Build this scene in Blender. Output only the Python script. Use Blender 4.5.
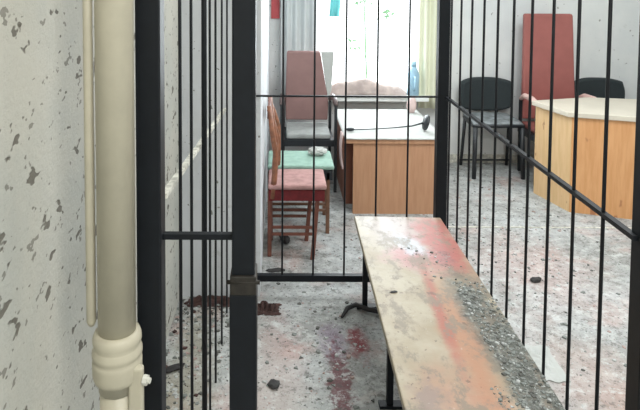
import bpy, bmesh, math, random
from mathutils import Vector, Matrix, noise
random.seed(7)
for o in list(bpy.data.objects): bpy.data.objects.remove(o, do_unlink=True)
S = bpy.context.scene; C = S.collection; R = math.radians
# ------------------------------------------------ camera, world, lights
cam = bpy.data.objects.new('camera', bpy.data.cameras.new('camera')); C.objects.link(cam)
cam.data.sensor_width = 36.0; cam.data.lens = 36.0*600/640
cam.data.shift_x = 39/640; cam.data.shift_y = -198/640
cam.data.clip_start = 0.02
cam.matrix_world = Matrix.Translation((0, 0, 1.655)) @ Matrix.Rotation(R(90-3.1), 4, 'X') @ Matrix.Rotation(R(0.3), 4, 'Z')
S.camera = cam
S.view_settings.view_transform = 'Standard'; S.view_settings.look = 'None'
S.view_settings.exposure = 0.0; S.view_settings.gamma = 1.0; S.view_settings.use_curve_mapping = False
w = bpy.data.worlds.new('world'); S.world = w; w.use_nodes = True
bg = w.node_tree.nodes['Background']; bg.inputs[0].default_value = (0.93, 0.98, 1, 1); bg.inputs[1].default_value = 3.2
def area(name, loc, rot, sx, sy, power, col):
    l = bpy.data.lights.new(name, 'AREA'); l.shape = 'RECTANGLE'; l.size = sx; l.size_y = sy; l.energy = power; l.color = col
    o = bpy.data.objects.new(name, l); C.objects.link(o); o.location = loc; o.rotation_euler = rot; return o
area('fill_light_near', (0.9, -0.4, 2.84), (0, 0, 0), 1.8, 1.2, 84, (1.0, 0.99, 0.95))  # added fill above the foreground, no fitting there; brightens camera-facing surfaces
area('fill_light_room', (1.5, 2.9, 2.84), (0, 0, 0), 2.0, 1.0, 84, (0.94, 0.98, 1.0))  # second added fill without a fitting, lifts the far room and its walls
area('window_daylight', (0.77, 5.45, 1.5), (R(-90), 0, 0), 1.0, 1.6, 62, (0.9, 0.97, 1.0))

# ------------------------------------------------ materials
def lin(c):
    return tuple((v/255/12.92 if v/255 <= .04045 else ((v/255+.055)/1.055)**2.4) for v in c)+(1,)
class NT:
    def __init__(s, name, rough=.6, metallic=0, spec=.5):
        s.m = bpy.data.materials.new(name); s.m.use_nodes = True; s.t = s.m.node_tree; s.b = s.t.nodes['Principled BSDF']
        s.b.inputs['Roughness'].default_value = rough; s.b.inputs['Metallic'].default_value = metallic
        s.b.inputs['Specular IOR Level'].default_value = spec
        s.tc = s.n('ShaderNodeTexCoord').outputs['Object']
    def n(s, k, **kw):
        x = s.t.nodes.new(k)
        for a, b in kw.items(): setattr(x, a, b)
        return x
    def l(s, a, b): s.t.links.new(a, b)
    def val(s, sock, v):
        if isinstance(v, (int, float)): sock.default_value = v
        elif isinstance(v, tuple): sock.default_value = v
        else: s.l(v, sock)
    def mapping(s, scale=(1, 1, 1), loc=(0, 0, 0)):
        m = s.n('ShaderNodeMapping'); s.l(s.tc, m.inputs[0]); m.inputs['Scale'].default_value = scale; m.inputs['Location'].default_value = loc
        return m.outputs[0]
    def noise(s, scale, detail=4, rough=.6, vec=None):
        x = s.n('ShaderNodeTexNoise'); s.l(vec or s.tc, x.inputs['Vector']); x.inputs['Scale'].default_value = scale
        x.inputs['Detail'].default_value = detail; x.inputs['Roughness'].default_value = rough; return x.outputs[0]
    def step(s, v, a, b):
        x = s.n('ShaderNodeMapRange', interpolation_type='SMOOTHSTEP'); s.l(v, x.inputs[0])
        x.inputs[1].default_value = a; x.inputs[2].default_value = b; return x.outputs[0]
    def math(s, op, a, b=0.0):
        x = s.n('ShaderNodeMath', operation=op); s.val(x.inputs[0], a); s.val(x.inputs[1], b); return x.outputs[0]
    def mix(s, f, a, b):
        x = s.n('ShaderNodeMix', data_type='RGBA'); s.val(x.inputs[0], f); s.val(x.inputs[6], a); s.val(x.inputs[7], b); return x.outputs[2]
    def blob(s, cx, cy, rx, ry, ang=0, soft=.5, dist=.35, dscale=9):
        # mask of one stain with a ragged rim, in object coordinates on the XY plane
        m = s.n('ShaderNodeMapping', vector_type='TEXTURE'); s.l(s.tc, m.inputs[0])
        m.inputs['Location'].default_value = (cx, cy, 0); m.inputs['Rotation'].default_value = (0, 0, R(ang)); m.inputs['Scale'].default_value = (rx, ry, 1000)
        ln = s.n('ShaderNodeVectorMath', operation='LENGTH'); s.l(m.outputs[0], ln.inputs[0])
        d = s.math('ADD', ln.outputs['Value'], s.math('MULTIPLY', s.math('SUBTRACT', s.noise(dscale, 5, .65), .5), dist*4))
        return s.step(d, 1+soft*.5, 1-soft)
    def out(s, col, bump=None, bs=.3, dist=.01):
        s.val(s.b.inputs['Base Color'], col)
        if bump is not None:
            x = s.n('ShaderNodeBump'); x.inputs['Strength'].default_value = bs; x.inputs['Distance'].default_value = dist
            s.l(bump, x.inputs['Height']); s.l(x.outputs[0], s.b.inputs['Normal'])
        return s.m
def simple(name, c, rough=.6, metallic=0, var=.12, scale=12, spec=.5, bs=.15):
    n = NT(name, rough, metallic, spec); a = lin(c); k = 1-var
    f = n.noise(scale, 5)
    return n.out(n.mix(n.step(f, .3, .7), tuple(v*k for v in a[:3])+(1,), a), f, bs, .003)

def stucco(name, base, alt, spot, dens=.66, fine=.73):
    n = NT(name, .85, 0, .2)
    big = n.noise(2.2, 4); f = n.noise(60, 6, .7)
    c = n.mix(n.step(big, .35, .65), lin(base), lin(alt))
    s1 = n.step(n.noise(24, 2, .55, n.mapping((1, .6, 1))), dens, dens+.035)
    s2 = n.step(n.noise(46, 2, .5, n.mapping((1, .6, 1), (3, 7, 1))), fine, fine+.035)
    s3 = n.step(n.noise(7, 5, .7, n.mapping(loc=(9, 2, 5))), .62, .74)
    c = n.mix(n.math('MULTIPLY', s1, .8), c, lin(spot)); c = n.mix(n.math('MULTIPLY', s2, .6), c, lin(spot))
    c = n.mix(n.math('MULTIPLY', s3, .3), c, lin((140, 140, 128)))
    h = n.math('SUBTRACT', f, n.math('MULTIPLY', s1, .8))
    return n.out(c, h, .5, .008)
M = {}
M['stucco'] = stucco('stucco_spattered', (197, 195, 185), (184, 185, 178), (88, 82, 72), .635, .655)
M['plaster'] = stucco('plaster_pale', (218, 221, 225), (210, 213, 217), (110, 105, 100), .70)
M['backwall'] = stucco('back_plaster', (220, 222, 220), (210, 213, 213), (135, 135, 130), .71)
M['pipe'] = simple('cream_pipe_paint', (190, 184, 164), .45, 0, .10, 14)
M['bolt'] = simple('white_painted_bolt', (215, 215, 205), .5)
M['bars'] = simple('dark_blue_black_paint', (15, 20, 26), .5, .0, .25, 30, .3)
M['thin'] = simple('dark_bar_paint', (24, 27, 32), .5, 0, .2, 30, .3)
M['dusty'] = simple('dusty_lit_grey_paint', (226, 224, 212), .8, 0, .5, 40)  # grey for baseboard and floor strip; on the left cage rail, painted-in light
M['latch'] = simple('worn_latch_steel', (48, 44, 38), .6, .2, .5, 60)
M['black'] = simple('black_plastic', (38, 42, 46), .45)
M['blackfab'] = simple('black_fabric', (44, 52, 54), .9, 0, .15, 80)
M['paleseat'] = simple('pale_seat_fabric', (140, 146, 148), .9, 0, .5, 18)  # mottled pale grey, lighter than the black shell below it
M['maroon'] = simple('maroon_vinyl', (156, 92, 86), .5, 0, .12, 9)
M['mauve'] = simple('hazed_maroon_vinyl', (140, 108, 104), .55, 0, .12, 9)  # window haze mixed into this faded maroon
M['litarm'] = simple('highlit_pink_armrest', (226, 190, 182), .6)  # highlight on the arm put into the pale pink
M['mauvearm'] = simple('dark_armrest', (88, 72, 70), .5)
M['seatdust'] = simple('plaster_dusted_seat', (165, 168, 166), .9, 0, .2, 20)
M['grey_edge'] = simple('pale_grey_edge', (176, 178, 174), .6)
M['wood'] = simple('reddish_chair_wood', (120, 72, 58), .5, 0, .3, 22)
M['woodlt'] = simple('brown_chair_wood', (116, 82, 62), .5, 0, .3, 22)
M['woodback'] = simple('worn_back_wood', (150, 98, 72), .5, 0, .45, 26)
M['seatred'] = simple('dusty_red_velvet', (176, 136, 132), .9, 0, .3, 20)
M['apron'] = simple('dark_red_velvet', (112, 32, 36), .85, 0, .35, 25)
M['seatgreen'] = simple('pale_green_cloth', (146, 178, 164), .9, 0, .2, 20)
M['white'] = simple('white_cloth', (180, 182, 178), .85, 0, .1, 16)
M['desktop'] = simple('cream_desk_top', (208, 200, 184), .5, 0, .08, 6)
M['rag'] = simple('dirty_red_rag', (80, 56, 52), .9, 0, .6, 30)
M['blanket'] = simple('pale_pink_blanket', (192, 176, 170), .9, 0, .35, 8)
M['pinkcloth'] = simple('pale_pink_cloth', (216, 192, 188), .9, 0, .15, 14)
M['frame'] = simple('white_window_frame', (236, 240, 238), .4, 0, .04)
M['curtain'] = simple('pale_curtain', (196, 202, 202), .85, 0, .06, 5)
M['curtainb'] = simple('yellowish_curtain', (228, 230, 206), .85, 0, .06, 5)
M['blue'] = simple('light_blue_plastic', (160, 196, 216), .5, 0, .1)
M['cyan'] = simple('cyan_cloth', (120, 214, 218), .7, 0, .1)
M['poster'] = simple('red_paper', (206, 92, 96), .6, 0, .15, 8)
M['leaf'] = simple('pale_leaf', (120, 160, 120), .7, 0, .2)
M['dark'] = simple('charred_fragment', (52, 50, 50), .8, 0, .4, 40)
M['rubber'] = simple('black_rubber', (34, 32, 34), .6)
M['ceil'] = simple('ceiling_paint', (225, 225, 220), .9, 0, .05, 2)
for k, c in (('chip_w', (182, 184, 182)), ('chip_g', (128, 132, 128)), ('chip_d', (92, 92, 88)), ('chip_p', (168, 146, 140))):
    M[k] = simple('plaster_'+k, c, .85, 0, .2, 60)
# wood veneer of the desks
def veneer(name, a, b, marks=False):
    n = NT(name, .5, 0, .4)
    f = n.noise(5, 6, .6, n.mapping((9, 9, .9)))
    c = n.mix(n.step(f, .3, .7), lin(a), lin(b))
    s = n.step(n.noise(9 if marks else 14, 3, .5, n.mapping((1, 1, .55))), .66 if marks else .70, .70 if marks else .74)
    c = n.mix(n.math('MULTIPLY', s, .55), c, lin((128, 66, 50)))
    return n.out(c, f, .1, .002)
M['veneer'] = veneer('tan_veneer', (178, 132, 100), (190, 146, 114))
M['veneer2'] = veneer('orange_veneer', (200, 146, 96), (212, 160, 112), True)
M['veneerlt'] = veneer('light_veneer', (212, 176, 128), (222, 188, 144))
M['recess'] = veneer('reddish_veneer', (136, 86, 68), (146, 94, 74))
# floor
n = NT('floor_concrete_dust', .7, 0, .35)
c = n.mix(n.step(n.noise(1.6, 6, .7), .35, .65), lin((160, 160, 156)), lin((194, 196, 196)))
c = n.mix(n.math('MULTIPLY', n.step(n.noise(9, 6, .75), .5, .62), .55), c, lin((216, 217, 214)))
c = n.mix(n.math('MULTIPLY', n.step(n.noise(24, 5, .7, n.mapping(loc=(4, 1, 0))), .54, .66), .65), c, lin((112, 112, 106)))
c = n.mix(n.math('MULTIPLY', n.step(n.noise(3.1, 4, .6, n.mapping(loc=(1, 8, 0))), .52, .68), .45), c, lin((204, 168, 158)))
c = n.mix(n.math('MULTIPLY', n.blob(-.02, 2.2, .14, .6, 0, .7), .5), c, lin((214, 158, 152)))
c = n.mix(n.math('MULTIPLY', n.blob(.0, 2.2, .16, .5, 12, .7), .45), c, lin((176, 190, 184)))
c = n.mix(n.math('MULTIPLY', n.blob(.24, 2.62, .07, .14, 0, .6, .5), .6), c, lin((150, 128, 150)))
c = n.mix(n.math('MULTIPLY', n.blob(.355, 2.62, .05, .13, 0, .6, .5, 16), .9), c, lin((134, 22, 34)))
c = n.mix(n.math('MULTIPLY', n.blob(.25, 2.35, .05, .26, 0, .5, .9, 22), .8), c, lin((104, 30, 44)))
c = n.mix(n.math('MULTIPLY', n.blob(1.45, 3.3, .35, .5, 20, .8, .5, 4), .35), c, lin((205, 160, 148)))
c = n.mix(n.math('MULTIPLY', n.blob(1.3, 2.3, .3, .5, 20, .8, .5, 4), .35), c, lin((205, 165, 150)))
c = n.mix(n.math('MULTIPLY', n.blob(-.38, 2.2, .13, .7, 0, .6, .3), .6), c, lin((168, 160, 138)))
c = n.mix(n.math('MULTIPLY', n.step(n.noise(60, 3, .6), .60, .66), .7), c, lin((80, 78, 74)))
mk = n.noise(14, 7, .8, n.mapping(loc=(2, 5, 0)))
c = n.mix(n.math('MULTIPLY', n.step(mk, .53, .60), .6), c, lin((222, 224, 222)))
c = n.mix(n.math('MULTIPLY', n.step(mk, .46, .38), .6), c, lin((96, 94, 88)))
mm = n.n('ShaderNodeMix', data_type='RGBA', blend_type='MULTIPLY'); mm.inputs[0].default_value = 1; n.l(c, mm.inputs[6]); mm.inputs[7].default_value = (.79, .80, .80, 1); c = mm.outputs[2]
M['floor'] = n.out(c, n.noise(35, 6, .7), .6, .012)
# painted bench board with its spilled and rubbed patches
n = NT('bench_board_paint', .5, 0, .4)
c = n.mix(n.step(n.noise(3, 5, .65), .35, .65), lin((184, 168, 140)), lin((204, 192, 168)))
c = n.mix(n.math('MULTIPLY', n.blob(.56, 2.75, .16, .36, 10, .8, .4), .6), c, lin((214, 200, 206)))
c = n.mix(n.math('MULTIPLY', n.blob(.73, 2.66, .12, .36, 0, .7, .45), .85), c, lin((196, 104, 98)))
c = n.mix(n.math('MULTIPLY', n.blob(.58, 2.50, .13, .12, 0, .7, .45), .75), c, lin((206, 140, 138)))
c = n.mix(n.math('MULTIPLY', n.blob(.58, 2.62, .055, .12, 20, .6, .5, 16), .85), c, lin((222, 228, 236)))
c = n.mix(n.math('MULTIPLY', n.blob(.61, 1.85, .065, .58, -1, .8, .35, 8), .75), c, lin((204, 142, 106)))
c = n.mix(n.math('MULTIPLY', n.blob(.575, 2.1, .025, .4, -3, .8, .5, 10), .7), c, lin((192, 96, 84)))
c = n.mix(n.math('MULTIPLY', n.blob(.50, 1.62, .12, .22, 0, .8, .4, 8), .5), c, lin((206, 140, 112)))
c = n.mix(n.math('MULTIPLY', n.blob(.43, 1.55, .06, .16, 0, .6, .8, 16), .6), c, lin((150, 140, 136)))
c = n.mix(n.math('MULTIPLY', n.blob(.75, 1.75, .095, .72, 4, .4, .30, 10), .93), c, lin((96, 100, 94)))
c = n.mix(n.math('MULTIPLY', n.step(n.noise(26, 4, .6), .63, .67), .55), c, lin((104, 84, 74)))
c = n.mix(n.math('MULTIPLY', n.step(n.noise(55, 3, .6, n.mapping(loc=(3, 3, 0))), .66, .72), .3), c, lin((226, 220, 212)))
band = n.blob(.75, 1.75, .095, .72, 4, .4, .30, 10); mk = n.noise(42, 6, .75)
c = n.mix(n.math('MULTIPLY', band, n.step(mk, .52, .62)), c, lin((176, 178, 170)))
c = n.mix(n.math('MULTIPLY', band, n.step(mk, .45, .38)), c, lin((66, 68, 64)))
c = n.mix(n.math('MULTIPLY', n.step(n.noise(11, 7, .75, n.mapping((1, .6, 1), (6, 1, 0))), .49, .60), .8), c, lin((150, 138, 120)))
mm = n.n('ShaderNodeMix', data_type='RGBA', blend_type='MULTIPLY'); mm.inputs[0].default_value = 1; n.l(c, mm.inputs[6]); mm.inputs[7].default_value = (.66, .66, .67, 1); c = mm.outputs[2]
M['bench'] = n.out(c, n.noise(40, 5), .3, .004)
M['benchedge'] = simple('bench_edge_wood', (186, 172, 150), .6)
# glass
g = bpy.data.materials.new('window_glass'); g.use_nodes = True
gt = g.node_tree; gt.nodes.clear()
o_ = gt.nodes.new('ShaderNodeOutputMaterial'); mx = gt.nodes.new('ShaderNodeMixShader'); tr = gt.nodes.new('ShaderNodeBsdfTransparent'); gl = gt.nodes.new('ShaderNodeBsdfGlossy')
gl.inputs['Roughness'].default_value = .02; mx.inputs[0].default_value = .04
gt.links.new(tr.outputs[0], mx.inputs[1]); gt.links.new(gl.outputs[0], mx.inputs[2]); gt.links.new(mx.outputs[0], o_.inputs[0]); M['glass'] = g

# ------------------------------------------------ mesh helpers
def obj(name, bm, mat, parent=None, smooth=False, bevel=0, seg=2):
    me = bpy.data.meshes.new(name); bmesh.ops.recalc_face_normals(bm, faces=bm.faces); bm.to_mesh(me); bm.free()
    ms = mat if isinstance(mat, (list, tuple)) else [mat]
    for m in ms: me.materials.append(M[m])
    if smooth:
        for p in me.polygons: p.use_smooth = True
    o = bpy.data.objects.new(name, me); C.objects.link(o)
    if parent: o.parent = parent
    if bevel:
        b = o.modifiers.new('bevel', 'BEVEL'); b.width = bevel; b.segments = seg; b.limit_method = 'ANGLE'
    return o
def tag(o, label, cat, group=None, kind=None):
    o['label'] = label
    if cat: o['category'] = cat
    if group: o['group'] = group
    if kind: o['kind'] = kind
    return o
def thing(name, label, cat, loc=(0, 0, 0), rz=0, group=None):
    o = bpy.data.objects.new(name, None); C.objects.link(o); o.location = loc; o.rotation_euler = (0, 0, rz); o.empty_display_size = .1
    return tag(o, label, cat, group)
def struct(name, bm, mat, parent=None, **k):
    o = obj(name, bm, mat, parent, **k); o['kind'] = 'structure'; return o
def box(bm, x0, x1, y0, y1, z0, z1, M4=None):
    v = [bm.verts.new((x, y, z)) for x in (x0, x1) for y in (y0, y1) for z in (z0, z1)]
    fs = [(0, 1, 3, 2), (4, 6, 7, 5), (0, 4, 5, 1), (2, 3, 7, 6), (0, 2, 6, 4), (1, 5, 7, 3)]
    out = [bm.faces.new([v[i] for i in f]) for f in fs]
    if M4: bmesh.ops.transform(bm, matrix=M4, verts=v)
    return v, out
def tube(bm, pts, r, seg=8, cap=True):
    pts = [Vector(p) for p in pts]; rs = r if isinstance(r, (list, tuple)) else [r]*len(pts)
    t0 = (pts[1]-pts[0]).normalized(); up = Vector((0, 0, 1)) if abs(t0.z) < .9 else Vector((1, 0, 0)); a = t0.cross(up).normalized()
    rings = []
    for i, p in enumerate(pts):
        t = (pts[min(i+1, len(pts)-1)]-pts[max(i-1, 0)]).normalized(); a = (a-t*a.dot(t)).normalized(); b = t.cross(a)
        rings.append([bm.verts.new(p+(a*math.cos(2*math.pi*k/seg)+b*math.sin(2*math.pi*k/seg))*rs[i]) for k in range(seg)])
    for i in range(len(rings)-1):
        for k in range(seg): bm.faces.new((rings[i][k], rings[i][(k+1) % seg], rings[i+1][(k+1) % seg], rings[i+1][k]))
    if cap: bm.faces.new(rings[0][::-1]); bm.faces.new(rings[-1])
def beam(bm, a, b, wx, wy):
    # straight square bar between two points, slightly tapering when given tuples
    a = Vector(a); b = Vector(b); t = (b-a).normalized(); up = Vector((0, 1, 0)) if abs(t.y) < .9 else Vector((1, 0, 0))
    s = t.cross(up).normalized(); u = s.cross(t)
    v = []
    for p in (a, b):
        for i, j in ((-1, -1), (1, -1), (1, 1), (-1, 1)): v.append(bm.verts.new(p+s*wx/2*i+u*wy/2*j))
    bm.faces.new(v[3::-1]); bm.faces.new(v[4:])
    for k in range(4): bm.faces.new((v[k], v[(k+1) % 4], v[4+(k+1) % 4], v[4+k]))
def prism(bm, poly, z0, z1):
    a = [bm.verts.new((x, y, z0)) for x, y in poly]; b = [bm.verts.new((x, y, z1)) for x, y in poly]; k = len(poly)
    bm.faces.new(a[::-1]); bm.faces.new(b)
    for i in range(k): bm.faces.new((a[i], a[(i+1) % k], b[(i+1) % k], b[i]))
def grid(bm, f, nu, nv, thick=None):
    vs = [[bm.verts.new(f(i/nu, j/nv)) for j in range(nv+1)] for i in range(nu+1)]
    for i in range(nu):
        for j in range(nv): bm.faces.new((vs[i][j], vs[i+1][j], vs[i+1][j+1], vs[i][j+1]))
def solidify(o, t): m = o.modifiers.new('solid', 'SOLIDIFY'); m.thickness = t; m.offset = 0
def nb(): return bmesh.new()
def bx(*a): bm = nb(); box(bm, *a); return bm
def tb(pts, r, seg=8): bm = nb(); tube(bm, pts, r, seg); return bm
def bmm(a, b, wx, wy): bm = nb(); beam(bm, a, b, wx, wy); return bm
def lathe(prof, seg=32, c=(0, 0)):
    bm = nb(); rings = [[bm.verts.new((c[0]+r*math.cos(2*math.pi*k/seg), c[1]+r*math.sin(2*math.pi*k/seg), z)) for k in range(seg)] for r, z in prof]
    for i in range(len(rings)-1):
        for k in range(seg): bm.faces.new((rings[i][k], rings[i][(k+1) % seg], rings[i+1][(k+1) % seg], rings[i+1][k]))
    bm.faces.new(rings[0][::-1]); bm.faces.new(rings[-1]); return bm

# ------------------------------------------------ the setting
YB = 5.25; ZC = 2.9; XR = 3.7; YN = -1.6
struct('floor', bx(-.7, XR+.1, YN-.1, YB+.3, -.1, 0), 'floor')
struct('ceiling', bx(-.7, XR+.1, YN-.1, YB+.3, ZC, ZC+.1), 'ceil')
struct('wall_left', bx(-.71, -.51, YN, 3.0, 0, ZC), 'stucco')
struct('wall_corner', bx(-.71, -.10, 3.0, YB, 0, ZC), 'plaster')
struct('wall_right', bx(XR, XR+.1, YN, YB, 0, ZC), 'backwall')
struct('wall_near', bx(-.7, XR, YN-.1, YN, 0, ZC), 'backwall')
WX0, WX1, WZ0, WZ1 = .30, 1.24, .60, 2.3
bm = nb()
box(bm, -.10, WX0, YB, YB+.2, 0, ZC); box(bm, WX1, XR, YB, YB+.2, 0, ZC)
box(bm, WX0, WX1, YB, YB+.2, 0, WZ0); box(bm, WX0, WX1, YB, YB+.2, WZ1, ZC)
struct('wall_back', bm, 'backwall')
bm = nb(); box(bm, 1.24, XR, YB-.02, YB, 0, .07); struct('baseboard_back', bm, 'dusty')
struct('trim_2', bx(.86, XR, 3.86, 3.872, 0, .004), 'dusty')  # joint strip across the floor
# window
bm = nb(); t = .05
box(bm, WX0, WX0+t, YB+.06, YB+.12, WZ0, WZ1); box(bm, WX1-t, WX1, YB+.06, YB+.12, WZ0, WZ1)
box(bm, WX0+t, WX1-t, YB+.06, YB+.12, WZ0, WZ0+t); box(bm, WX0+t, WX1-t, YB+.06, YB+.12, WZ1-t, WZ1)
wf = struct('window_1', bm, 'frame')
struct('window_pane', bx(WX0+t, WX1-t, YB+.085, YB+.091, WZ0+t, WZ1-t), 'glass', wf)
struct('trim_1', bx(WX0-.04, WX1+.04, YB-.13, YB+.0, WZ0-.035, WZ0), 'frame', bevel=.004)  # window sill board

# ------------------------------------------------ curtains
def curtain(name, x0, x1, y, z0, z1, mat, label, folds, amp=.02):
    bm = nb()
    grid(bm, lambda u, v: (x0+(x1-x0)*u, y+amp*math.sin(u*folds*2*math.pi)+.006*math.sin(v*7+u*9), z0+(z1-z0)*v), folds*10, 14)
    o = obj(name, bm, mat, smooth=True); solidify(o, .004); return tag(o, label, 'curtain')
curtain('curtain', 0.0, .30, YB-.08, .55, 2.4, 'curtain', 'pale grey curtain hanging left of the bright window', 4)
curtain('curtain', 1.20, 1.42, YB-.08, .50, 2.4, 'curtainb', 'yellowish curtain hanging right of the bright window', 3)
tag(obj('wall_banner', bx(-.085, -.012, YB-.012, YB-.002, 1.27, 1.75), 'poster', bevel=.002), 'narrow red paper banner on the back wall, left of the grey curtain', 'banner')
bm = nb(); grid(bm, lambda u, v: (.42+.09*u+.01*math.sin(v*6), YB-.03+.008*math.sin(u*14), 1.29+.6*v), 12, 8)
o = obj('cloth_strip', bm, 'cyan', smooth=True); solidify(o, .003); tag(o, 'cyan cloth strip hanging in the top left of the window', 'cloth')
# young tree outside
struct('ground', bx(-3, 5, YB+.3, 9, -.1, 0), 'ceil')
t_ = thing('young_tree', 'pale young tree with sparse leaves outside the bright window', 'tree', (.86, 6.1, 0))
obj('trunk', tb([(0, 0, 0), (.02, 0, .6), (-.01, 0, 1.3), (.03, 0, 2.2)], [.012, .010, .008, .005], 6), 'leaf', t_)
obj('branch', tb([(-.005, 0, 1.1), (.10, -.02, 1.2), (.24, -.05, 1.26)], [.005, .004, .003], 6), 'leaf', t_)
obj('branch', tb([(.01, 0, .80), (-.05, -.02, .9), (-.12, 0, .96)], [.005, .004, .003], 6), 'leaf', t_)
bm = nb()
for cx_, cz_, n_, s_ in ((-.03, 1.38, 14, .11), (.24, 1.26, 9, .06), (-.1, .95, 7, .07), (.05, 1.9, 20, .3)):
    for i in range(n_):
        p = Vector((cx_+random.uniform(-s_, s_)*.8, random.uniform(-.05, .05), cz_+random.uniform(-s_, s_)*.8)); a = random.uniform(0, 6.28); l = .07*random.uniform(.3, .6)
        d = Vector((math.cos(a), .2, math.sin(a)))*l; q = Vector((-math.sin(a), .1, math.cos(a)))*l*.4
        bm.faces.new([bm.verts.new(p-d), bm.verts.new(p+q), bm.verts.new(p+d), bm.verts.new(p-q)])
o = obj('foliage', bm, 'leaf', t_); solidify(o, .002); o['kind'] = 'stuff'

# ------------------------------------------------ things at the window and the middle desk
# crumpled blanket on the sill
bm = nb()
def blan(u, v):
    x = .34+.75*u; y = 5.09+.13*v; e = math.sin(math.pi*min(1, max(0, u)))**.55; f = math.sin(math.pi*(.04+.92*v))
    h = (.03+.14*e*(.75+.35*noise.noise((x*5, y*6, 1))))*f
    return (x+.02*noise.noise((x*9, v*4, 3)), y, .604+max(0, h)+.012*f*noise.noise((x*22, y*22, 2)))
grid(bm, blan, 60, 14); o = obj('blanket', bm, 'blanket', smooth=True); solidify(o, .006)
tag(o, 'crumpled pale pink blanket heaped on the window sill', 'blanket')
t_ = thing('plastic_jug', 'light blue plastic jug at the right end of the window sill', 'jug', (1.147, 5.15, .60), R(90))
o = obj('body', lathe([(.035, 0), (.05, .02), (.052, .2), (.03, .25), (.022, .27)]), 'blue', t_, True)
obj('cap', lathe([(.024, .27), (.024, .31)]), 'blue', t_, True)
obj('handle', tb([(-.05, 0, .19), (-.085, 0, .18), (-.09, 0, .10), (-.05, 0, .07)], .008), 'blue', t_, True)
# desk
DZ = .525
d = thing('desk', 'tan wooden desk with a white top in front of the window', 'desk', (.80, 4.5, 0))
def L(x, y): return x-.80, y-4.5
obj('desk_top', bx(-.345, .335, -.43, .48, DZ-.03, DZ), 'veneer', d, bevel=.003)
obj('front_panel', bx(-.295, .30, -.42, -.395, 0, DZ-.03), 'veneer', d)
obj('side_panel', bx(-.335, -.31, -.22, .46, 0, DZ-.03), 'recess', d)
obj('side_panel', bx(.30, .325, -.42, .46, 0, DZ-.03), 'veneer', d)
obj('inner_panel', bx(-.335, -.275, -.24, -.22, 0.0, DZ-.03), 'recess', d)
# white cloth / paper over the desk top
bm = nb(); grid(bm, lambda u, v: (.445+.695*u, 4.062+.92*v, DZ+.004+.003*noise.noise((u*9, v*9, 0))), 30, 30)
o = obj('tablecloth', bm, 'white', smooth=True); solidify(o, .004); tag(o, 'white sheet covering the desk in front of the window', 'cloth')
bm = nb(); grid(bm, lambda u, v: (.440-.012*math.sin(v*3)-.006*math.sin(u*9), 4.12+.10*u+.02*v, .30+.24*v), 8, 14)
o = obj('hanging_cloth', bm, 'pinkcloth', smooth=True); solidify(o, .006); tag(o, 'pale pink cloth strip hanging down the left end of the tan desk', 'cloth')
bm = nb(); bmesh.ops.create_icosphere(bm, subdivisions=3, radius=1)
for v in bm.verts:
    k = 1+.2*noise.noise(v.co*1.8); v.co = Vector((v.co.x*.04*k, v.co.y*.035*k, v.co.z*.065*k))
bg_ = obj('cloth_bag', bm, 'pinkcloth', smooth=True); bg_.location = (1.075, 4.86, DZ+.068)
tag(bg_, 'small beige cloth bag at the back right corner of the white desk sheet', 'bag')
# microphone
m_ = thing('desk_microphone', 'black gooseneck microphone knocked over on the white desk sheet', 'microphone', (1.03, 4.28, DZ+.008))
bm = lathe([(.055, 0), (.058, .008), (.05, .022), (.02, .03)]); bmesh.ops.transform(bm, matrix=Matrix.Translation((.03, 0, .058)) @ Matrix.Rotation(R(-75), 4, 'Y') @ Matrix.Rotation(0, 4, 'Z'), verts=bm.verts)
obj('base', bm, 'black', m_, True)
obj('gooseneck', tb([(.01, 0, .06), (-.08, 0, .035), (-.2, 0, .022), (-.35, -.01, .014), (-.50, -.02, .01)], [.007, .006, .005, .004, .004], 8), 'black', m_, True)
obj('microphone_head', tb([(-.50, -.02, .012), (-.515, -.02, .013), (-.54, -.021, .013), (-.555, -.021, .012)], [.008, .013, .013, .008], 12), 'black', m_, True)

# ------------------------------------------------ chairs
def wooden_chair(label, x0, x1, y0, y1, seat, apron, wood, feet, ztop, group, lean=0):
    """x0 is the back of the chair by the wall, x1 its front"""
    t = thing('wooden_chair', label, 'chair', (x0, y0, 0), 0, group); T = lambda x, y, z: (x-x0, y-y0, z)
    bm = nb(); box(bm, x0+.005-x0, x1-x0, .0, y1-y0, .415, .445)
    obj('seat', bm, seat, t, bevel=.012, seg=3)
    bm = nb()
    box(bm, .012, x1-x0-.012, .008, .028, .350, .412); box(bm, .012, x1-x0-.012, y1-y0-.028, y1-y0-.008, .350, .412)
    box(bm, x1-x0-.035, x1-x0-.012, .028, y1-y0-.028, .350, .412); box(bm, .012, .03, .028, y1-y0-.028, .350, .412)
    obj('seat_rail', bm, apron, t)
    for (fx, fy), (tx, ty) in feet:
        obj('leg', bmm(T(fx, fy, 0), T(tx, ty, .40), .024, .024), wood, t, bevel=.003)
    for yy in (y0+.02, y1-.02):
        xs = x0
        bm = nb(); tube(bm, [T(xs+.030+lean, yy, .36), T(xs+.042+lean, yy, .48), T(xs+.050+lean*.7, yy, .62), T(xs+.032+lean*.3, yy, .72), T(xs+.010, yy, ztop)], [.017, .017, .016, .015, .013], 8)
        obj('back_post', bm, 'woodback', t, True)
    obj('top_rail', bx(.002, .020, .01, y1-y0-.01, ztop-.06, ztop), wood, t, bevel=.004)
    obj('back_slat', bx(.040, .056, .02, y1-y0-.02, .58, .62), wood, t, bevel=.003)
    for yy, fs in ((y0+.02, 0), (y1-.02, 1)):
        for zz in (.15, .19):
            obj('stretcher', bmm(T(x0+.03, yy, zz), T(feet[2+fs][0][0] , yy, zz), .014, .014), wood, t)
    return t
X1 = .27
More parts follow.
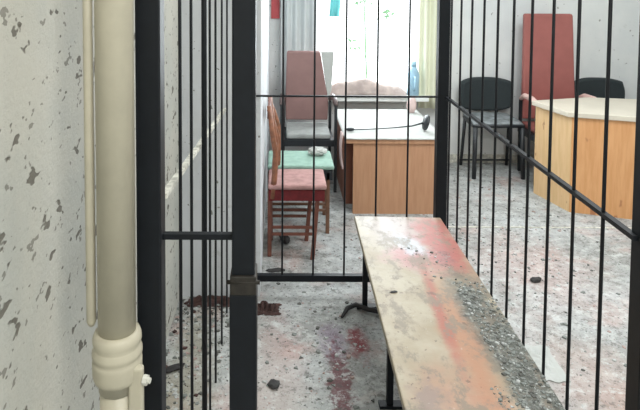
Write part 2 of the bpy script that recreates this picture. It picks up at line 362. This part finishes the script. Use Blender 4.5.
wooden_chair('wooden chair with a dusty red velvet seat, nearest of the row along the wall', -.075, X1, 3.39, 3.69, 'seatred', 'apron', 'wood',
    [((-.06, 3.45), (-.06, 3.42)), ((-.055, 3.66), (-.06, 3.66)), ((.190, 3.41), (.222, 3.42)), ((.165, 3.655), (.20, 3.66))], .90, None)
wooden_chair('wooden chair with a pale green seat, behind the red-seated chair', -.085, .345, 3.745, 4.08, 'seatgreen', 'black', 'woodlt',
    [((-.066, 3.765), (-.066, 3.765)), ((-.066, 4.06), (-.066, 4.06)), ((.305, 3.765), (.305, 3.765)), ((.305, 4.06), (.305, 4.06))], .80, None, .03)
# white paper ball on the green seat
bm = nb(); bmesh.ops.create_icosphere(bm, subdivisions=3, radius=1)
for v in bm.verts:
    k = 1+.35*noise.noise(v.co*2.3); v.co = Vector((v.co.x*.06*k, v.co.y*.045*k, v.co.z*.028*k))
o = obj('crumpled_paper', bm, 'white'); o.location = (.25, 3.97, .472); tag(o, 'crumpled white paper lying on the green chair seat', 'paper')

def armchair(label, cx, cy, wid, zs, ztop, vinyl, arm, pale_edge, taper, seat_mat, rz=0):
    """high-backed chair facing the camera; cy is the plane of its front legs"""
    t = thing('high_back_armchair', label, 'chair', (cx, cy, 0), rz, None); h = wid/2
    obj('seat', bx(-h+.01, h-.01, 0.02, .40, zs-.04, zs), seat_mat, t, bevel=.012, seg=3)
    obj('seat_frame', bx(-h-.015, h+.015, 0.0, .40, zs-.09, zs-.04), 'black', t)
    zb = zs+.03
    bm = nb(); prof = [(-h*taper, zb), (h*taper, zb), (h*.98, zb+.15), (h*(.62 if pale_edge else .90), ztop-.02), (h*(.59 if pale_edge else .87), ztop), (-h*.90, ztop), (-h*.92, ztop-.02), (-h*.98, zb+.15)]
    a = [bm.verts.new((x, .34+.06*(z-zb), z)) for x, z in prof]; b = [bm.verts.new((x, .39+.06*(z-zb), z)) for x, z in prof]
    bm.faces.new(a); bm.faces.new(b[::-1])
    for i in range(8): bm.faces.new((a[i], b[i], b[(i+1) % 8], a[(i+1) % 8]))
    obj('backrest', bm, vinyl, t, bevel=.012, seg=3)
    if pale_edge:
        bm = nb(); wp = [(h*.96, zb+.17), (h*1.12, zb+.24), (h*1.22, ztop-.02), (h*1.20, ztop-.005), (h*.62, ztop-.005), (h*.65, ztop-.02)]
        a = [bm.verts.new((x, .352+.06*(z-zb), z)) for x, z in wp]; b = [bm.verts.new((x, .376+.06*(z-zb), z)) for x, z in wp]
        bm.faces.new(a); bm.faces.new(b[::-1])
        for i in range(6): bm.faces.new((a[i], b[i], b[(i+1) % 6], a[(i+1) % 6]))
        obj('back_edge', bm, 'grey_edge', t, bevel=.004)  # paler grey strip along the right edge of the backrest
    for s in (-1, 1):
        obj('armrest', tb([(s*(h+.01), .36, zs+.20), (s*(h+.022), .25, zs+.245), (s*(h+.025), .10, zs+.25), (s*(h+.025), -.01, zs+.23)], [.016, .022, .022, .018], 10), arm, t, True)
        obj('leg', bmm((s*(h+.025), 0, 0), (s*(h+.025), 0, zs+.23), .022, .022), 'black', t)
        obj('leg', bmm((s*(h+.01), .36, 0), (s*(h+.01), .36, zs+.19), .022, .022), 'black', t)
    return t
armchair('haze-paled maroon high-backed armchair left of the window, behind the wooden chairs', .215, 4.50, .36, .44, 1.03, 'mauve', 'mauvearm', True, .95, 'seatdust')
armchair('tall red high-backed armchair behind the orange desk', 2.265, 4.66, .45, .42, 1.335, 'maroon', 'litarm', False, 1.0, 'maroon')

def office_chair(label, cx, cy):
    t = thing('office_chair', label, 'chair', (cx, cy, 0), 0, 'black office chairs along the back wall')
    bm = nb()
    def f(u, v):
        a = (u-.5)*2; b = (v-.5)*2; k = (1-abs(a)**4*.0); hw = .225*(1-.10*abs(b)**3); hh = .145*(1-.22*abs(a)**3)
        return (a*hw, .26-.05*a*a+0*k, .625+b*hh)
    grid(bm, f, 20, 12); o = obj('backrest', bm, 'blackfab', t, True); solidify(o, .045)
    bm = nb()
    def g(u, v):
        a = (u-.5)*2; b = v; return (a*.205*(1-.06*b), -.13+.35*b+.03*a*a*(1-b), .465-.02*(1-b)**6*1-.012*abs(a)**4)
    grid(bm, g, 18, 14); o = obj('seat', bm, 'paleseat', t, True); solidify(o, .014)
    bm = nb()
    def g2(u, v):
        a = (u-.5)*2; b = v; return (a*.21*(1-.06*b), -.135+.35*b+.03*a*a*(1-b), .438-.012*abs(a)**4)
    grid(bm, g2, 18, 14); o = obj('seat_shell', bm, 'black', t, True); solidify(o, .028)
    for s in (-1, 1):
        obj('back_support', tb([(s*.12, .18, .40), (s*.12, .28, .44), (s*.12, .28, .62)], .011), 'black', t, True)
        obj('leg', tb([(s*.19, -.10, .42), (s*.20, -.12, .0)], [.02, .018]), 'black', t, True)
        obj('leg', tb([(s*.19, .18, .42), (s*.20, .24, .0)], .014), 'black', t, True)
    bm = nb(); tube(bm, [(-.215, .225, .05), (.215, .225, .05)], .008); obj('crossbar', bm, 'black', t, True)
    return t
oc = office_chair('black office chair standing alone against the back wall, right of the cage post', 1.78, 4.93)
oc2 = oc.copy(); C.objects.link(oc2); oc2.location = (2.75, 4.93, 0); oc2['label'] = 'black office chair behind the orange desk, only its backrest top showing'
for ch in list(oc.children):
    c2 = ch.copy(); C.objects.link(c2); c2.parent = oc2

# ------------------------------------------------ right desk
d = thing('desk', 'orange-brown wooden desk with a pale top beyond the right side bars', 'desk', (2.0, 4.1, 0))
poly = [(1.935, 4.50), (2.03, 4.13), (3.3, 3.70), (3.45, 4.45), (2.40, 4.62)]
def off(poly, k):
    cx = sum(p[0] for p in poly)/5; cy = sum(p[1] for p in poly)/5
    return [(x+(x-cx)/math.hypot(x-cx, y-cy)*k-2.0, y+(y-cy)/math.hypot(x-cx, y-cy)*k-4.1) for x, y in poly]
bm = nb(); prism(bm, off(poly, .03), .675, .71); obj('desk_top', bm, 'desktop', d, bevel=.004)
def panel(name, a, b, th, mat):
    ax, ay = a; bx_, by = b; l = math.hypot(bx_-ax, by-ay); nx, ny = -(by-ay)/l*th, (bx_-ax)/l*th
    bm = nb(); prism(bm, [(ax-2, ay-4.1), (bx_-2, by-4.1), (bx_+nx-2, by+ny-4.1), (ax+nx-2, ay+ny-4.1)], 0, .675); obj(name, bm, mat, d)
panel('end_panel', poly[0], poly[1], .02, 'veneerlt'); panel('front_panel', poly[1], poly[2], .02, 'veneer2'); panel('end_panel', poly[2], poly[3], .02, 'veneerlt')

# ------------------------------------------------ the cage
XL, XRt, YF, YNr = -.257, .815, 2.98, 1.36
cage = thing('metal_cage', 'dark metal cage of thin vertical bars and square posts around the bench', 'cage', (XL, YF, 0))
def cg(name, bm, mat='bars', **k):
    bmesh.ops.translate(bm, verts=bm.verts, vec=(-XL, -YF, 0)); return obj(name, bm, mat, cage, **k)
def post(x, y, w): return cg('post', bx(x-w/2, x+w/2, y-w/2, y+w/2, 0, 2.6), bevel=.004)
post(-.298, 1.36, .056); dp = post(-.083, 1.36, .053); post(XRt+.042, 1.36, .055); post(XRt-.005, YF, .055)
def bar(x, y, z0, r=.005, z1=2.6): cg('bar', tb([(x, y, z0), (x, y, z1)], r, 8), 'thin', smooth=True)
for i in range(6): bar(-.145+.1575*i, YF, .13, .005)
cg('cross_rail', bx(XL+.03, XRt-.03, YF-.005, YF+.005, 1.042, 1.051), 'thin')
cg('cross_rail', bx(XL+.03, XRt-.03, YF-.015, YF+.012, .098, .130), 'bars')
cg('cross_rail', bx(-.27, -.11, 1.352, 1.368, 1.043, 1.056), 'bars')
for dep in (1.52, 1.71, 2.16, 2.35, 2.60, 2.85): bar(XL, dep, 0.0, .0045)
cg('bar', tb([(XL, 2.0, 0), (XL, 2.0, 2.6)], .0095, 10), 'bars', smooth=True)
cg('cross_rail', bmm((XL-.02, 1.40, 1.127), (XL-.02, 2.95, .985), .012, .016), 'dusty')  # left side rail, light falling on it put into its pale colour
for k in range(10): bar(XRt+.012, 1.504+.155*k, 0.0, .005)
cg('cross_rail', bx(XRt+.004, XRt+.02, 1.36, YF-.03, 1.042, 1.054), 'thin')
cg('cross_rail', bx(XRt+.004, XRt+.02, 1.39, YF-.03, .10, .125), 'thin')
# latch box on the door post
bm = bx(-.113, -.053, 1.326, 1.394, .925, .970); lt = cg('latch', bm, 'latch', bevel=.003)
cg('latch_bolt', tb([(-.12, 1.330, .955), (-.045, 1.330, .955)], .005, 8), 'latch', smooth=True).parent = lt
# solid lower plate of the door post
cg('post_sleeve', bx(-.114, -.052, 1.328, 1.392, 0, .925), 'bars', bevel=.002)

# ------------------------------------------------ bench
b = thing('bench', 'long wooden bench with pinkish and orange stains inside the cage', 'bench', (.58, 2.2, 0))
bm = nb(); prism(bm, [(.345-.58, 1.30-2.2), (.800-.58, 1.30-2.2), (.800-.58, 2.93-2.2), (.372-.58, 2.945-2.2)], .425, .45)
# material reads object coordinates, so keep the board's origin at the world origin
bmesh.ops.translate(bm, verts=bm.verts, vec=(.58, 2.2, 0)); bt = obj('board', bm, 'bench', b, bevel=.004); bt.location = (-.58, -2.2, 0)
for yy in (1.45, 2.22, 2.905):
    for xx in (.425, .755):
        obj('leg', bmm((xx-.58, yy-2.2, 0), (xx-.58, yy-2.2, .40), .024, .024), 'bars', b)
    obj('leg_brace', bx(.415-.58, .77-.58, yy-.012-2.2, yy+.012-2.2, .40, .425), 'bars', b)
    obj('foot_plate', bx(.385-.58, .80-.58, yy-.018-2.2, yy+.018-2.2, 0, .012), 'bars', b)

# ------------------------------------------------ pipes on the left
PX, PY = -.354, 1.27
p = thing('drain_pipe', 'thick cream painted vertical pipe in front of the spattered wall', 'pipe', (PX, PY, 0))
obj('pipe_body', lathe([(.0405, .75), (.0405, ZC)], 40), 'pipe', p, True)
obj('pipe_body', lathe([(.038, 0), (.038, .75)], 40), 'pipe', p, True)
prof = [(.042, .800), (.0485, .797), (.052, .788), (.0525, .778), (.049, .769), (.050, .766), (.054, .757), (.054, .748), (.050, .742), (.053, .738), (.0535, .730), (.053, .705), (.050, .695), (.039, .688)]
cp = obj('coupling', lathe([(r, z+.080) for r, z in prof[::-1]], 40), 'pipe', p, True)
bm = nb(); tube(bm, [(.045, -.02, .784), (.078, -.028, .783)], .006, 8); tube(bm, [(.062, -.025, .784), (.072, -.027, .783)], .0105, 8); obj('clamp_bolt', bm, 'bolt', cp)
bm = nb(); box(bm, .030, .062, -.032, -.012, .50, .812); obj('clamp_ear', bm, 'pipe', cp, bevel=.006, seg=3)
for zz in (1.9, ): obj('wall_bracket', bx(-.156, -.030, .016, .030, zz, zz+.03), 'pipe', p)
p = thing('thin_pipe', 'thin cream painted pipe ending beside the thick pipe coupling', 'pipe', (-.410, 1.27, 0))
obj('pipe_body', lathe([(.006, .888), (.0105, .898), (.0105, ZC)], 16), 'pipe', p, True)
obj('wall_bracket', bx(-.10, -.008, -.006, .006, 1.95, 1.965), 'pipe', p)

# ------------------------------------------------ litter
def shards(name, label, mats, rects, n, s0, s1, zfun=0.0, seed=1):
    rnd = random.Random(seed); bm = nb(); mi = []
    for i in range(n):
        r = rnd.choices(rects, [q[4] for q in rects])[0]
        x = rnd.uniform(r[0], r[1]); y = rnd.uniform(r[2], r[3]); s = s0*(s1/s0)**(rnd.random()**2.2); h = s*rnd.uniform(.15, .5)
        k = rnd.choice((3, 4, 5)); a0 = rnd.random()*6.28; m = rnd.randrange(len(mats))
        lo = []; hi = []; tilt = rnd.uniform(-.3, .3)
        for j in range(k):
            a = a0+j*6.283/k+rnd.uniform(-.3, .3); q = s*rnd.uniform(.6, 1.1)
            lo.append(bm.verts.new((x+q*math.cos(a), y+q*math.sin(a), zfun))); hi.append(bm.verts.new((x+.8*q*math.cos(a), y+.8*q*math.sin(a), zfun+h*(1+tilt*math.cos(a)))))
        fs = [bm.faces.new(hi), bm.faces.new(lo[::-1])]+[bm.faces.new((lo[j], lo[(j+1) % k], hi[(j+1) % k], hi[j])) for j in range(k)]
        for f in fs: f.material_index = m
    o = obj(name, bm, mats); tag(o, label, 'rubble', kind='stuff'); return o
shards('plaster_rubble', 'pale and grey plaster crumbs strewn over the floor', ['chip_w', 'chip_g', 'chip_w', 'chip_p', 'chip_d'],
    [(-.5, .38, 1.6, 2.95, 4), (-.05, 1.6, 2.9, 4.0, 3), (.85, 2.0, 1.6, 4.1, 3), (1.2, 1.9, 3.8, 5.1, 1.2), (-.5, -.2, 1.7, 2.95, 1.5)], 4600, .002, .016, 0, 3)
shards('bench_rubble', 'grey glass and plaster crumbs along the right edge of the bench', ['chip_g', 'chip_w', 'chip_d', 'chip_g', 'chip_g'],
    [(.68, .795, 1.32, 2.30, 6), (.62, .70, 1.32, 1.7, 1), (.50, .78, 2.3, 2.6, .25)], 2600, .0014, .0105, .45, 5)
shards('wall_foot_rubble', 'dirty brown and grey crumbs heaped along the foot of the left wall', ['chip_d', 'chip_g', 'chip_w', 'rag'],
    [(-.505, -.28, 2.2, 2.97, 2), (-.5, -.12, 2.75, 2.97, 3)], 420, .004, .018, 0, 8)
# larger single fragments
def frag(name, label, x, y, z, sx, sy, sz, mat, seed, rz=0, cat='fragment', sub=2):
    bm = nb(); bmesh.ops.create_icosphere(bm, subdivisions=sub, radius=1)
    for v in bm.verts:
        k = 1+.45*noise.noise(v.co*1.7+Vector((seed*3.1, 0, 0))); v.co = Vector((v.co.x*k*sx, v.co.y*k*sy, max(-1, v.co.z*k)*sz))
    zm = min(v.co.z for v in bm.verts)
    o = obj(name, bm, mat); o.location = (x, y, z-zm+.0005); o.rotation_euler = (0, 0, rz); return tag(o, label, cat)
frag('charred_fragment', 'black charred lump on the floor just behind the cage bottom rail', .03, 3.64, 0, .035, .05, .018, 'dark', 1, .3)
frag('charred_fragment', 'flat dark scrap on the floor between the first two far bars, by the wall corner', -.02, 3.27, 0, .06, .02, .006, 'dark', 2, .1)
frag('charred_fragment', 'dark scrap lying on the floor beyond the right side bars, before the orange desk', 1.39, 3.17, 0, .035, .02, .012, 'dark', 3, .2)
frag('charred_fragment', 'dark scrap on the floor beside the door post, inside the cage', -.02, 2.33, 0, .025, .03, .008, 'dark', 4, .4)
frag('charred_fragment', 'small dark fleck on the bare left half of the bench', .435, 2.22, .45, .016, .007, .002, 'dark', 5, .2)
frag('charred_fragment', 'dark broken piece at the foot of the spattered left wall', -.44, 2.42, 0, .05, .015, .012, 'dark', 6, .5)
# crumpled rags
def rag(label, x0, x1, y0, y1, h, seed, mat='rag', cat='rag', name='torn_rag', z=0.003):
    bm = nb()
    def f(u, v):
        e = min(u, 1-u, v, 1-v)*4; e = min(1, e)
        return (x0+(x1-x0)*u+.02*noise.noise((v*5, seed, 0)), y0+(y1-y0)*v+.02*noise.noise((u*5, seed, 9)), z+h*e*abs(noise.noise((u*5, v*5, seed)))*1.8)
    grid(bm, f, 28, 18); o = obj(name, bm, mat); solidify(o, .003); return tag(o, label, cat)
rag('dirty red rag crumpled against the wall foot behind the left side bars', -.46, -.20, 2.90, 2.985, .03, 2)
rag('dirty red rag on the floor right of the door post, under the bottom rail', -.12, .0, 2.83, 2.93, .03, 5)
rag('white sheet of paper on the floor beyond the right side bars', 1.02, 1.19, 2.36, 2.60, .008, 7, 'white', 'paper', 'paper_sheet')
# black hose
o = obj('rubber_hose', tb([(.30, 2.80, .012), (.335, 2.87, .016), (.38, 2.895, .02), (.43, 2.86, .018), (.50, 2.84, .014), (.60, 2.80, .012)], [.006, .011, .012, .012, .011, .008], 10), 'rubber', smooth=True)
tag(o, 'short black rubber hose curling on the floor by the bench leg', 'hose')
# wall tag high on the back wall
